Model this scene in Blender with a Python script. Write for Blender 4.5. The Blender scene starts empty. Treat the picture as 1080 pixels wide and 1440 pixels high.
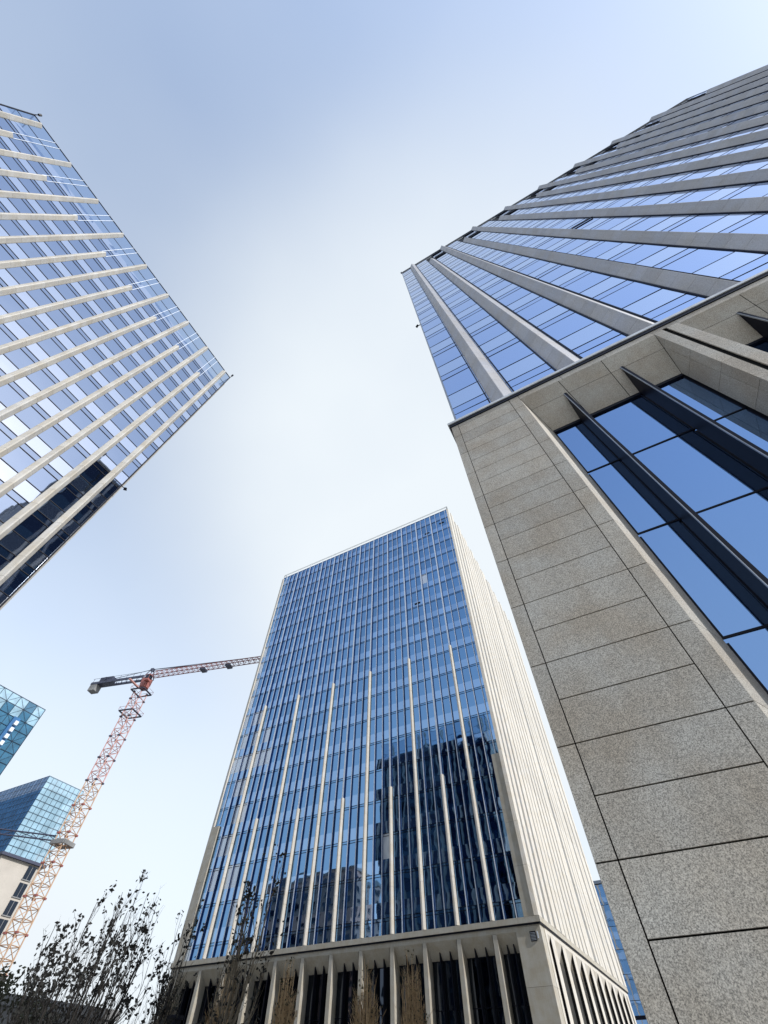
import bpy, math, random
from mathutils import Vector, Matrix
R = math.radians
rng = random.Random(7)
S = bpy.context.scene
C = S.collection

# ------------------------------------------------------------------ camera, world, sun, exposure
EYE = 1.6
cd = bpy.data.cameras.new('camera'); cam = bpy.data.objects.new('camera', cd); C.objects.link(cam)
cd.sensor_fit = 'VERTICAL'; cd.sensor_height = 24.0; cd.lens = 585.19 / 1440 * 24.0
cd.clip_start = 0.05; cd.clip_end = 6000
cam.location = (0, 0, EYE)
cam.rotation_euler = (R(90 + 55.32), 0, R(28.265))
S.camera = cam

VEIL_TOP, VEIL_COL = 0.34, (2.90, 3.12, 3.30, 1)
SUN_EL, SUN_AZ = 34.0, -8.0          # azimuth measured from +X towards +Y
sun_dir = Vector((math.cos(R(SUN_EL)) * math.cos(R(SUN_AZ)), math.cos(R(SUN_EL)) * math.sin(R(SUN_AZ)), math.sin(R(SUN_EL))))
w = bpy.data.worlds.new('World'); S.world = w; w.use_nodes = True
wn = w.node_tree.nodes; wl = w.node_tree.links
bg = wn['Background']
sky = wn.new('ShaderNodeTexSky'); sky.sky_type = 'NISHITA'; sky.sun_disc = False
sky.sun_elevation = R(SUN_EL); sky.sun_rotation = R(90 - SUN_AZ)
sky.altitude = 0; sky.air_density = 1.0; sky.dust_density = 0.6; sky.ozone_density = 1.0
# a thin veil of high cloud: hardly there overhead, thick where the eye looks through it at a low angle
tcw = wn.new('ShaderNodeTexCoord'); sep = wn.new('ShaderNodeSeparateXYZ'); wl.new(tcw.outputs['Generated'], sep.inputs[0])
cn = wn.new('ShaderNodeTexNoise'); cn.inputs['Scale'].default_value = 1.6; cn.inputs['Detail'].default_value = 4; cn.inputs['Roughness'].default_value = .45
wl.new(tcw.outputs['Generated'], cn.inputs['Vector'])
vr = wn.new('ShaderNodeMapRange'); vr.inputs[1].default_value = 0.0; vr.inputs[2].default_value = 1.0; vr.inputs[3].default_value = 1.0; vr.inputs[4].default_value = VEIL_TOP
vr.interpolation_type = 'SMOOTHSTEP'; wl.new(sep.outputs[2], vr.inputs[0])
va = wn.new('ShaderNodeMath'); va.operation = 'MULTIPLY_ADD'; va.inputs[1].default_value = .44; va.inputs[2].default_value = -.22; wl.new(cn.outputs[0], va.inputs[0])
vs = wn.new('ShaderNodeMath'); vs.operation = 'ADD'; wl.new(vr.outputs[0], vs.inputs[0]); wl.new(va.outputs[0], vs.inputs[1])
# broad white glow painted into the veil towards +Y, above the middle tower
sky_glow = wn.new('ShaderNodeVectorMath'); sky_glow.operation = 'DOT_PRODUCT'; wl.new(tcw.outputs['Generated'], sky_glow.inputs[0]); sky_glow.inputs[1].default_value = Vector((-0.06, 0.48, 0.87)).normalized()
br_ = wn.new('ShaderNodeMapRange'); br_.interpolation_type = 'SMOOTHERSTEP'; br_.inputs[1].default_value = 0.66; br_.inputs[2].default_value = 0.99; br_.inputs[3].default_value = 0; br_.inputs[4].default_value = 0.66; wl.new(sky_glow.outputs['Value'], br_.inputs[0])
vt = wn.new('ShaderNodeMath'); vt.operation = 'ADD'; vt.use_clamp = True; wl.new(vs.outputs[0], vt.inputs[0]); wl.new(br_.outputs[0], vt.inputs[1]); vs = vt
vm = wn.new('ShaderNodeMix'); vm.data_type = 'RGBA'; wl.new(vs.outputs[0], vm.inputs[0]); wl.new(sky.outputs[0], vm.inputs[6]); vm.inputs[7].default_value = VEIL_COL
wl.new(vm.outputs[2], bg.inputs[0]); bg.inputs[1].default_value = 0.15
sl = bpy.data.lights.new('sun', 'SUN'); sl.energy = 2.0; sl.angle = R(0.5); sl.color = (1.0, 0.98, 0.95)
so = bpy.data.objects.new('sun', sl); C.objects.link(so)
so.rotation_euler = sun_dir.to_track_quat('Z', 'Y').to_euler()
S.view_settings.view_transform = 'Standard'; S.view_settings.look = 'None'
S.view_settings.exposure = 1.0; S.view_settings.gamma = 1.0
S.cycles.max_bounces = 8; S.cycles.glossy_bounces = 5; S.cycles.transparent_max_bounces = 12

# ------------------------------------------------------------------ materials
def mat(name):
    m = bpy.data.materials.new(name); m.use_nodes = True
    return m, m.node_tree.nodes, m.node_tree.links, m.node_tree.nodes['Principled BSDF']

def ramp(n, a, b, ca, cb):
    r = n.new('ShaderNodeValToRGB'); e = r.color_ramp.elements
    e[0].position = a; e[1].position = b; e[0].color = (*ca, 1); e[1].color = (*cb, 1)
    return r

def stone(name, col, var=0.12, speck=0.35, scale=60, rough=0.6, blotch=0.12, tint=(1.06, 1.0, 0.9)):
    """granite: fine dark and light grains, soft blotches, a different tone for every slab"""
    m, n, l, p = mat(name)
    tc = n.new('ShaderNodeTexCoord')
    fine = n.new('ShaderNodeTexNoise'); fine.inputs['Scale'].default_value = scale; fine.inputs['Detail'].default_value = 6; fine.inputs['Roughness'].default_value = .72
    big = n.new('ShaderNodeTexNoise'); big.inputs['Scale'].default_value = 1.1; big.inputs['Detail'].default_value = 5
    l.new(tc.outputs['Object'], fine.inputs['Vector']); l.new(tc.outputs['Object'], big.inputs['Vector'])
    a = tuple(c * (1 - speck) for c in col); b = tuple(min(1, c * (1 + speck)) for c in col)
    r1 = ramp(n, 0.36, 0.64, a, b); l.new(fine.outputs[0], r1.inputs[0])
    r2 = ramp(n, 0.35, 0.68, tuple((1 - blotch) * t for t in tint), (1 + blotch * .5,) * 3); l.new(big.outputs[0], r2.inputs[0])
    mu = n.new('ShaderNodeMix'); mu.data_type = 'RGBA'; mu.blend_type = 'MULTIPLY'; mu.inputs[0].default_value = 1
    l.new(r1.outputs[0], mu.inputs[6]); l.new(r2.outputs[0], mu.inputs[7])
    g = n.new('ShaderNodeNewGeometry')
    r3 = ramp(n, 0, 1, (1 - var,) * 3, (1 + var, 1 + var * .95, 1 + var * .85)); l.new(g.outputs['Random Per Island'], r3.inputs[0])
    mu2 = n.new('ShaderNodeMix'); mu2.data_type = 'RGBA'; mu2.blend_type = 'MULTIPLY'; mu2.inputs[0].default_value = 1
    l.new(mu.outputs[2], mu2.inputs[6]); l.new(r3.outputs[0], mu2.inputs[7])
    # faint rain streaks
    mp_ = n.new('ShaderNodeMapping'); mp_.inputs['Scale'].default_value = (5, 5, .22); l.new(tc.outputs['Object'], mp_.inputs[0])
    st = n.new('ShaderNodeTexNoise'); st.inputs['Scale'].default_value = 1.0; st.inputs['Detail'].default_value = 3; l.new(mp_.outputs[0], st.inputs['Vector'])
    r4 = ramp(n, .40, .62, (.86, .85, .83), (1.03, 1.03, 1.03)); l.new(st.outputs[0], r4.inputs[0])
    mu3 = n.new('ShaderNodeMix'); mu3.data_type = 'RGBA'; mu3.blend_type = 'MULTIPLY'; mu3.inputs[0].default_value = .40
    l.new(mu2.outputs[2], mu3.inputs[6]); l.new(r4.outputs[0], mu3.inputs[7])
    l.new(mu3.outputs[2], p.inputs['Base Color'])
    p.inputs['Roughness'].default_value = rough
    bp = n.new('ShaderNodeBump'); bp.inputs['Strength'].default_value = 0.15; bp.inputs['Distance'].default_value = 0.004
    l.new(fine.outputs[0], bp.inputs['Height']); l.new(bp.outputs[0], p.inputs['Normal'])
    return m

def plain(name, col, rough=0.5, metal=0.0, var=0.15, scale=3.0, spec=0.5):
    m, n, l, p = mat(name)
    tc = n.new('ShaderNodeTexCoord'); no = n.new('ShaderNodeTexNoise'); no.inputs['Scale'].default_value = scale; no.inputs['Detail'].default_value = 5
    l.new(tc.outputs['Object'], no.inputs['Vector'])
    r = ramp(n, 0.3, 0.7, tuple(c * (1 - var) for c in col), tuple(min(1, c * (1 + var)) for c in col))
    l.new(no.outputs[0], r.inputs[0]); l.new(r.outputs[0], p.inputs['Base Color'])
    p.inputs['Roughness'].default_value = rough; p.inputs['Metallic'].default_value = metal
    p.inputs['Specular IOR Level'].default_value = spec
    return m

def glass(name, tint, body, refl=0.8, wave=0.004, wscale=0.7, rough=0.02, var=0.12):
    """coated facade glass: a tinted mirror coat over a dark body, gently rippled, each pane a little different"""
    m, n, l, p = mat(name)
    tc = n.new('ShaderNodeTexCoord'); no = n.new('ShaderNodeTexNoise'); no.inputs['Scale'].default_value = wscale; no.inputs['Detail'].default_value = 1.0
    l.new(tc.outputs['Object'], no.inputs['Vector'])
    bp = n.new('ShaderNodeBump'); bp.inputs['Strength'].default_value = 1.0; bp.inputs['Distance'].default_value = wave / wscale
    l.new(no.outputs[0], bp.inputs['Height'])
    g = n.new('ShaderNodeNewGeometry')
    r = ramp(n, 0, 1, tuple(c * (1 - var) for c in tint), tuple(min(1, c * (1 + var)) for c in tint))
    l.new(g.outputs['Random Per Island'], r.inputs[0])
    mp = p
    mp.inputs['Metallic'].default_value = 1.0; mp.inputs['Roughness'].default_value = rough
    l.new(r.outputs[0], mp.inputs['Base Color']); l.new(bp.outputs[0], mp.inputs['Normal'])
    d = n.new('ShaderNodeBsdfDiffuse'); d.inputs[0].default_value = (*body, 1)
    mx = n.new('ShaderNodeMixShader'); mx.inputs[0].default_value = refl
    l.new(d.outputs[0], mx.inputs[1]); l.new(mp.outputs[0], mx.inputs[2])
    l.new(mx.outputs[0], n['Material Output'].inputs[0])
    return m

def clear_glass(name, tint, alpha):
    m = glass(name, tint, (.05, .08, .12), 0.9)
    n, l = m.node_tree.nodes, m.node_tree.links
    out = n['Material Output']; src = out.inputs[0].links[0].from_socket
    t = n.new('ShaderNodeBsdfTransparent'); t.inputs[0].default_value = (.75, .84, .92, 1)
    mx = n.new('ShaderNodeMixShader'); mx.inputs[0].default_value = alpha
    l.new(t.outputs[0], mx.inputs[1]); l.new(src, mx.inputs[2]); l.new(mx.outputs[0], out.inputs[0])
    return m

M = {}
M['granite'] = stone('grey_granite', (.345, .330, .298), var=.09, speck=.70, scale=82, rough=.6, blotch=.15, tint=(1.09, 1.0, .90))
M['granite_fin'] = stone('grey_granite_fin', (.335, .345, .385), var=.08, speck=.2, scale=30, rough=.5, blotch=.06)
M['limestone'] = stone('pale_limestone', (.58, .56, .525), var=.05, speck=.10, scale=22, rough=.75, blotch=.08)
M['limestone_left'] = stone('weathered_limestone', (.50, .49, .47), var=.08, speck=.12, scale=22, rough=.75, blotch=.12)
M['limestone_grey'] = stone('grey_limestone', (.41, .39, .345), var=.06, speck=.14, scale=22, rough=.75, blotch=.12)
M['joint'] = plain('joint_black', (.012, .012, .012), .9, spec=.1)
M['dark_metal'] = plain('black_aluminium', (.006, .007, .014), .45, 0, spec=.12)
M['blue_metal'] = plain('deep_blue_aluminium', (.022, .065, .19), .4, 0.3, spec=.4)
M['mid_metal'] = plain('grey_aluminium', (.30, .32, .35), .4, .6)
M['pale_metal'] = plain('pale_aluminium', (.62, .66, .72), .45, .3)
M['cap_metal'] = plain('cap_aluminium', (.52, .53, .54), .45, .2)
M['body'] = plain('dark_interior', (.02, .022, .028), .9)
M['roofing'] = plain('roof_membrane', (.22, .22, .22), .9)
M['r_vision'] = glass('bay_glass_vision', (.46, .61, .90), (.03, .05, .12), .92, wave=.0025, wscale=.5, var=.05)
M['r_span'] = glass('bay_glass_spandrel', (.60, .72, .93), (.06, .09, .16), .92, wave=.0025, wscale=.5, var=.04)
M['r_pod'] = glass('podium_glass', (.22, .36, .61), (.02, .04, .10), .92, wave=.0015, wscale=.3, var=.05)
M['m_vision'] = glass('blue_glass_vision', (.165, .32, .54), (.008, .018, .045), .95, wave=.0042, wscale=.55, var=.11)
M['m_span'] = glass('blue_glass_spandrel', (.28, .44, .67), (.02, .035, .07), .95, wave=.004, wscale=.55, var=.12)
M['m_sky_blind'] = glass('blue_glass_sky_blinds', (.55, .65, .78), (.80, .83, .86), .35, wave=.006, wscale=.55)  # pale panes: sky seen through the corner painted white, plus a few blinds
M['m_dark'] = glass('dark_podium_glass', (.05, .06, .08), (.004, .005, .008), .9, wave=.006)
M['l_vision'] = glass('left_glass_vision', (.36, .43, .55), (.012, .02, .045), .92, wave=.005, wscale=.5, var=.10)
M['l_span'] = glass('left_glass_spandrel', (.68, .73, .82), (.06, .08, .11), .86, wave=.005, wscale=.5, var=.06)
M['side_glass'] = glass('side_glass_shaded', (.02, .03, .055), (.004, .006, .012), .9, wave=.004)  # darkened glass for the flanks, their shade put into its colour
M['side_span'] = glass('side_spandrel_shaded', (.035, .06, .09), (.015, .025, .04), .9, wave=.004)  # same for the flank spandrels: shade put into the colour
M['parapet'] = clear_glass('parapet_glass', (.40, .50, .66), .62)

# ------------------------------------------------------------------ helpers
class MB:
    """collects faces and links them as ONE mesh object"""
    def __init__(s): s.v = []; s.f = []; s.m = []
    def quad(s, pts, mi=0):
        k = len(s.v); s.v += [tuple(p) for p in pts]; s.f.append(tuple(range(k, k + len(pts)))); s.m.append(mi)
    def hexa(s, b, t, mi=0):
        """b, t: two quads of 4 points, joined to a solid"""
        k = len(s.v); s.v += [tuple(p) for p in b] + [tuple(p) for p in t]
        for f in ((3, 2, 1, 0), (4, 5, 6, 7), (0, 1, 5, 4), (1, 2, 6, 5), (2, 3, 7, 6), (3, 0, 4, 7)):
            s.f.append(tuple(k + i for i in f)); s.m.append(mi)
    def box(s, F, u0, u1, d0, d1, z0, z1, mi=0):
        s.hexa([F(u0, d0, z0), F(u1, d0, z0), F(u1, d1, z0), F(u0, d1, z0)],
               [F(u0, d0, z1), F(u1, d0, z1), F(u1, d1, z1), F(u0, d1, z1)], mi)
    def prism(s, F, prof, z0, z1, mi=0):
        """prof: list of (u, d); extruded along z"""
        k = len(s.v); n = len(prof)
        s.v += [tuple(F(u, d, z0)) for u, d in prof] + [tuple(F(u, d, z1)) for u, d in prof]
        s.f.append(tuple(k + i for i in reversed(range(n)))); s.f.append(tuple(k + n + i for i in range(n))); s.m += [mi, mi]
        for i in range(n):
            j = (i + 1) % n; s.f.append((k + i, k + j, k + n + j, k + n + i)); s.m.append(mi)
    def tube(s, pts, rad, sides=5, mi=0, cap=True):
        pts = [Vector(p) for p in pts]
        if not isinstance(rad, (list, tuple)): rad = [rad] * len(pts)
        k0 = len(s.v)
        for i, p in enumerate(pts):
            t = (pts[min(i + 1, len(pts) - 1)] - pts[max(i - 1, 0)]).normalized()
            a = t.cross(Vector((0.31, 0.95, 0.07))); a = a.normalized() if a.length > 1e-4 else Vector((1, 0, 0)); b = t.cross(a)
            for q in range(sides):
                an = 2 * math.pi * q / sides; s.v.append(tuple(p + (a * math.cos(an) + b * math.sin(an)) * rad[i]))
        for i in range(len(pts) - 1):
            for q in range(sides):
                r = (q + 1) % sides; s.f.append((k0 + i * sides + q, k0 + i * sides + r, k0 + (i + 1) * sides + r, k0 + (i + 1) * sides + q)); s.m.append(mi)
        if cap:
            s.f.append(tuple(k0 + q for q in reversed(range(sides)))); s.m.append(mi)
            e = k0 + (len(pts) - 1) * sides; s.f.append(tuple(e + q for q in range(sides))); s.m.append(mi)
    def build(s, name, mats, parent=None, smooth=False):
        if not isinstance(mats, (list, tuple)): mats = [mats]
        off = tuple(parent_base(parent))
        me = bpy.data.meshes.new(name)
        me.from_pydata([(x - off[0], y - off[1], z - off[2]) for x, y, z in s.v], [], s.f)
        for m_ in mats: me.materials.append(m_)
        me.polygons.foreach_set('material_index', s.m)
        if smooth: me.polygons.foreach_set('use_smooth', [True] * len(s.f))
        me.update()
        o = bpy.data.objects.new(name, me); C.objects.link(o)
        if parent: o.parent = parent
        return o

def parent_base(p):
    v = Vector((0, 0, 0))
    while p is not None: v += Vector(p.location); p = p.parent
    return v

def thing(name, label, cat, loc, group=None):
    o = bpy.data.objects.new(name, None); C.objects.link(o); o.location = loc
    o.empty_display_size = 0.5
    o['label'] = label; o['category'] = cat
    if group: o['group'] = group
    return o

def tag(o, label, cat, group=None, kind=None):
    if label: o['label'] = label
    if cat: o['category'] = cat
    if group: o['group'] = group
    if kind: o['kind'] = kind
    return o

def frame(o, U, N):  # tower coordinates: read from image pixels, then scaled about the camera, tower by tower
    o, U, N = Vector((o[0], o[1], EYE)), Vector((*U, 0)), Vector((*N, 0))
    return lambda u, d, z: o + U * u + N * d + Vector((0, 0, z))

cam_inv = (Matrix.Translation(cam.location) @ cam.rotation_euler.to_matrix().to_4x4()).inverted()
def shown(pts):
    """rough size in the picture of a patch of facade (0 when outside it)"""
    q = []
    for p in pts:
        c = cam_inv @ Vector(p)
        if c.z > -0.1: return 0
        q.append((min(max(540 + 585.19 * c.x / -c.z, 0), 1080), min(max(720 - 585.19 * c.y / -c.z, 0), 1440)))
    a = 0
    for i in range(len(q)): a += q[i][0] * q[(i + 1) % len(q)][1] - q[(i + 1) % len(q)][0] * q[i][1]
    return abs(a) / 2

def pane(mb, F, u0, u1, z0, z1, d, mi, tilt=0.006, facing=True):
    """one sheet of glass, set a few millimetres out of true"""
    a, b = rng.uniform(-tilt, tilt), rng.uniform(-tilt, tilt); c = rng.uniform(-tilt, tilt) * .3
    mb.quad([F(u0, d - a - b, z0), F(u1, d + a - b + c, z0), F(u1, d + a + b, z1), F(u0, d - a + b, z1)], mi)

class Cells:
    """windows and panels of one tower: the 100 of a kind that show largest become parts of their own"""
    def __init__(s): s.k = {}
    def add(s, kind, mb, score): s.k.setdefault(kind, []).append((score, mb))
    def build(s, root, mats, rest_names):
        for kind, lst in s.k.items():
            lst.sort(key=lambda t: -t[0])
            for sc, mb in lst[:100]: mb.build(kind, mats, root)
            if len(lst) > 100:
                R_ = MB()
                for sc, mb in lst[100:]:
                    k = len(R_.v); R_.v += mb.v; R_.m += mb.m; R_.f += [tuple(i + k for i in f) for f in mb.f]
                o = R_.build(rest_names[kind], mats, root); o['kind'] = 'stuff'

def segs(mb, F, prof, z0, z1, step, gap, mi=0):
    """stone fin laid up in lengths with open joints"""
    z = z0
    while z < z1 - 0.05:
        e = min(z + step, z1); mb.prism(F, prof, z + gap / 2, e - gap / 2, mi); z = e

def cladding(mb, F, rects, d, th=0.03, gap=0.012, mi=0):
    for u0, u1, z0, z1 in rects:
        mb.box(F, u0 + gap / 2, u1 - gap / 2, d - th, d, z0 + gap / 2, z1 - gap / 2, mi)

# ------------------------------------------------------------------ ground
def paving():
    m, n, l, p = mat('stone_paving')
    tc = n.new('ShaderNodeTexCoord'); br = n.new('ShaderNodeTexBrick'); br.inputs['Scale'].default_value = 1.0
    br.inputs['Color1'].default_value = (.30, .29, .27, 1); br.inputs['Color2'].default_value = (.36, .35, .32, 1); br.inputs['Mortar'].default_value = (.12, .12, .11, 1)
    br.inputs['Brick Width'].default_value = .9; br.inputs['Row Height'].default_value = .45; br.inputs['Mortar Size'].default_value = .006
    l.new(tc.outputs['Object'], br.inputs['Vector']); l.new(br.outputs[0], p.inputs['Base Color']); p.inputs['Roughness'].default_value = .7
    return m
g = MB(); g.quad([(-2500, -2500, 0), (2500, -2500, 0), (2500, 2500, 0), (-2500, 2500, 0)]); tag(g.build('ground', paving()), None, None, kind='structure')

# ================================================================== RIGHT TOWER (granite podium)
RX0, RX1, RY0, RY1 = -0.50, 38.9, 6.2, 45.0
def right_tower():
    root = thing('office_tower', 'near office tower on the right with a grey granite podium pier and splayed stone fins', 'tower', (19, 25, 0), 'office towers around the plaza')
    Fs = frame((0, RY0), (1, 0), (0, -1))
    ROOF = 71.2
    b = MB(); b.box(Fs, RX0 + .42, RX1 - .42, -38.2, -.42, 13.6, ROOF - 1.0)
    b.build('tower_body', M['body'], root)
    # ---- podium core
    b = MB(); b.box(Fs, -.62, RX1 + .1, -38.7, -.92, -1.6, 13.5); b.build('podium_core', M['body'], root)
    rows = [1.565 + .616 * k for k in range(-5, 21)]
    rows = [r for r in rows if -1.6 < r < 13.3]
    edges = [-1.6] + rows + [13.47]
    # corner pier: narrow edge slabs two rows high, wide slabs one row high
    c = MB(); bk = 1
    c.box(Fs, -.685, 1.665, -.7, -.04, -1.6, 13.47, bk)
    rects = [(-.45, 1.365, edges[i], edges[i + 1]) for i in range(len(edges) - 1)]
    k0 = [1.565 + 1.232 * k for k in range(-2, 10)]
    dbl = [-1.6] + [z for z in k0 if -1.5 < z < 13.2] + [13.47]
    for i in range(len(dbl) - 1): rects += [(-.70, -.45, dbl[i], dbl[i + 1]), (1.365, 1.675, dbl[i], dbl[i + 1])]
    cladding(c, Fs, rects, 0, gap=.017)
    c.build('corner_pier', [M['granite'], M['joint']], root)
    # west flank of the podium
    Fw = frame((-.70, RY0), (0, -1), (-1, 0))
    c = MB(); rr = []
    y = -.04
    while y > -38.6:
        y2 = max(y - 1.8, -38.6)
        for i in range(len(edges) - 1): rr.append((y2, y, edges[i], edges[i + 1]))
        y = y2
    cladding(c, Fw, rr, 0); c.box(Fw, -38.6, -.75, -.09, -.04, -1.6, 13.45, 1)
    c.build('flank_cladding', [M['granite'], M['joint']], root)
    # ---- openings
    P = 4.826
    for i in range(8):
        x0, x1 = 1.675 + P * i, 5.81 + P * i
        if i == 7: x1 = min(x1, RX1 - .6)
        xb0, xb1, D = x0 + .38, x1 - .12, -.74
        zt, zb = 13.17, 11.73
        # fascia above the opening
        f = MB(); n = 3
        cladding(f, Fs, [(x0 + (x1 - x0) * k / n, x0 + (x1 - x0) * (k + 1) / n, zt, 13.47) for k in range(n)], 0)
        f.box(Fs, x0, x1, -.7, -.04, zt + .02, 13.47, 1)
        f.build('fascia', [M['granite'], M['joint']], root)
        # sloping soffit in two courses
        s = MB(); cuts = [0, .30, .62, 1]
        if i % 2: cuts = [0, .38, .70, 1]
        def sp(a, t, lift=0):   # a across, t from front (0) to glass (1)
            xa, xb = x0 + (xb0 - x0) * t, x1 + (xb1 - x1) * t
            return Fs(xa + (xb - xa) * a, D * t, zt + (zb - zt) * t + lift)
        for t0, t1 in ((0.0, .36), (.36, 1.0)):
            for k in range(3):
                a0, a1 = cuts[k] + .0025, cuts[k + 1] - .0025; q0, q1 = t0 + .008, t1 - .004
                s.hexa([sp(a0, q0), sp(a1, q0), sp(a1, q1), sp(a0, q1)], [sp(a0, q0, .03), sp(a1, q0, .03), sp(a1, q1, .03), sp(a0, q1, .03)])
        s.quad([sp(0, 0, .02), sp(1, 0, .02), sp(1, 1, .02), sp(0, 1, .02)], 1)
        s.build('soffit', [M['granite'], M['joint']], root)
        # splayed jambs, slabs 1.23 m high
        for (xa, xb, mirror) in ((x0, xb0, 0), (x1, xb1, 1)):
            j = MB()
            for k in range(len(dbl) - 1):
                for t0, t1 in ((0, .34), (.34, 1)):
                    ua, ub = xa + (xb - xa) * t0, xa + (xb - xa) * t1; da, db = D * t0, D * t1
                    z0_, z1_ = dbl[k] + .006, dbl[k + 1] - .006
                    za = min(z1_, zt + (zb - zt) * t0 - .004); zc = min(z1_, zt + (zb - zt) * t1 - .004)
                    if za <= z0_ + .02: continue
                    zc = max(zc, z0_ + .01)
                    sgn = .02 if mirror else -.02
                    j.hexa([Fs(ua, da - .004, z0_), Fs(ub, db + .004, z0_), Fs(ub + sgn, db + .004, z0_), Fs(ua + sgn, da - .004, z0_)],
                           [Fs(ua, da - .004, za), Fs(ub, db + .004, zc), Fs(ub + sgn, db + .004, zc), Fs(ua + sgn, da - .004, za)])
            sgn = .024 if mirror else -.024
            j.quad([Fs(xa + sgn, 0 - .05, -1.6), Fs(xb + sgn, D, -1.6), Fs(xb + sgn, D, zb), Fs(xa + sgn, -.05, zt)], 1)
            j.build('jamb', [M['granite'], M['joint']], root)
        # dark blades
        bl = [2.90 + P * i, 4.59 + P * i]
        for xx in bl:
            if xx > x1 - .2: continue
            m_ = MB()
            zf = zt + (zb - zt) * (.24 / .74)
            m_.hexa([Fs(xx - .035, -.24, -1.6), Fs(xx + .035, -.24, -1.6), Fs(xx + .035, -.73, -1.6), Fs(xx - .035, -.73, -1.6)],
                    [Fs(xx - .035, -.24, zf), Fs(xx + .035, -.24, zf), Fs(xx + .035, -.73, zb), Fs(xx - .035, -.73, zb)])
            m_.box(Fs, xx - .05, xx - .036, -.27, -.235, -1.6, zf - .02, 1)
            m_.build('blade', [M['dark_metal'], M['mid_metal']], root)
        # glazing between the blades
        xs = [xb0] + [q for q in bl if q < x1 - .2] + [xb1]
        zs = [-1.6, 1.55, 4.13, 6.71, 9.25, zb]
        for a in range(len(xs) - 1):
            for k in range(len(zs) - 1):
                m_ = MB(); pane(m_, Fs, xs[a], xs[a + 1], zs[k], zs[k + 1], -.80, 0, .003)
                m_.box(Fs, xs[a], xs[a + 1], -.80, -.74 if k == 4 else -.785, zs[k + 1] - (.11 if k == 4 else .04), zs[k + 1], 1)
                m_.box(Fs, xs[a], xs[a] + .05, -.80, -.785, zs[k], zs[k + 1] - .12, 1)
                m_.box(Fs, xs[a + 1] - .05, xs[a + 1], -.80, -.785, zs[k], zs[k + 1] - .12, 1)
                m_.build('window', [M['r_pod'], M['dark_metal']], root)
        # slim pier with a shadow slot before the next opening
        if i < 7:
            a0, a1 = x1, x0 + P
            p = MB(); s0, s1 = a0 + .26, a0 + .38
            rr = []
            for k in range(len(dbl) - 1):
                rr += [(a0, s0, dbl[k], dbl[k + 1]), (s1, a1, dbl[k], dbl[k + 1])]
            rr = [(u0, u1, z0, min(z1, 13.30)) for u0, u1, z0, z1 in rr]
            cladding(p, Fs, rr, 0, gap=.008); p.box(Fs, a0, a1, 0 - .03, 0, 13.31, 13.47)
            p.box(Fs, a0 + .01, a1 - .01, -.8, -.06, -1.6, 13.47, 1)
            p.build('pier', [M['granite'], M['joint']], root)
    # ---- cornice: black shadow gap under a pale metal cap
    c = MB(); c.box(Fs, -.74, RX1 + .15, -38.7, .03, 13.48, 13.66); c.build('shadow_gap', M['dark_metal'], root)
    c = MB(); c.box(Fs, -.78, RX1 + .18, -38.7, .06, 13.663, 13.80); c.build('cornice_cap', M['cap_metal'], root)
    # ---- tower facade
    cells = Cells(); GD = -.32
    fx = [1.306 + 2.412 * k for k in range(16)]
    be = [RX0] + fx + [RX1]
    def floors():
        out = [(13.85, 15.07, 15.70, None)]
        for j in range(14):
            z = 17.16 + 4.16 * j; out.append((z, z + 2.08, z + 2.70, z - 1.46))
        return out
    FL = [f for f in floors() if f[0] < ROOF - 1]
    for a in range(len(be) - 1):
        u0, u1 = be[a] + (.40 if a else 0.02), be[a + 1] - (.40 if a < len(be) - 2 else 0.02)
        for (v0, v1, st, sp0) in FL:
            v1 = min(v1, ROOF); st = min(st, ROOF)
            m_ = MB(); pane(m_, Fs, u0, u1, v0, v1, GD, 0, .004)
            if st > v1: pane(m_, Fs, u0, u1, v1, st, GD, 0, .002)
            m_.box(Fs, u0, u1, GD, GD + .012, v1 - .013, v1 + .013, 4); m_.box(Fs, u0, u1, GD, GD + .012, st - .013, st + .013, 4)
            cells.add('window', m_, shown([Fs(u0, GD, v0), Fs(u1, GD, v0), Fs(u1, GD, st), Fs(u0, GD, st)]))
            if sp0:
                m_ = MB(); pane(m_, Fs, u0, u1, sp0, v0, GD, 1, .003); m_.box(Fs, u0, u1, GD, GD + .012, v0 - .012, v0 + .012, 4)
                cells.add('spandrel_panel', m_, shown([Fs(u0, GD, sp0), Fs(u1, GD, sp0), Fs(u1, GD, v0), Fs(u0, GD, v0)]))
    # other three sides: darker, plainer
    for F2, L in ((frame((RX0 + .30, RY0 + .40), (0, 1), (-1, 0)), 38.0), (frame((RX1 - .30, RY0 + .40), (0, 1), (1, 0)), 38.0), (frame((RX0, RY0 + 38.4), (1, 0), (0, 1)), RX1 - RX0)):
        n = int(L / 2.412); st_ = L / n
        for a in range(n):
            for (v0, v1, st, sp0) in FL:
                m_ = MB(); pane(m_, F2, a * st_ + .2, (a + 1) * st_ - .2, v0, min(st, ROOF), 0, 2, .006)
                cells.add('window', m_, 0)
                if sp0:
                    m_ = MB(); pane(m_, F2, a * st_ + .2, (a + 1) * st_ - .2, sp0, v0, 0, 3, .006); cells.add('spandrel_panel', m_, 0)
        for a in range(1, n):
            f = MB(); segs(f, F2, [(a * st_ - .3, -.05), (a * st_ + .3, -.05), (a * st_ + .1, .26), (a * st_ - .1, .26)], 13.8, ROOF - (8 if a % 2 else .3), 4.16, .012)
            f.build('fin', M['granite_fin'], root)
    cells.build(root, [M['r_vision'], M['r_span'], M['side_glass'], M['side_span'], M['dark_metal']], {'window': 'upper_windows', 'spandrel_panel': 'upper_spandrels'})
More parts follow.
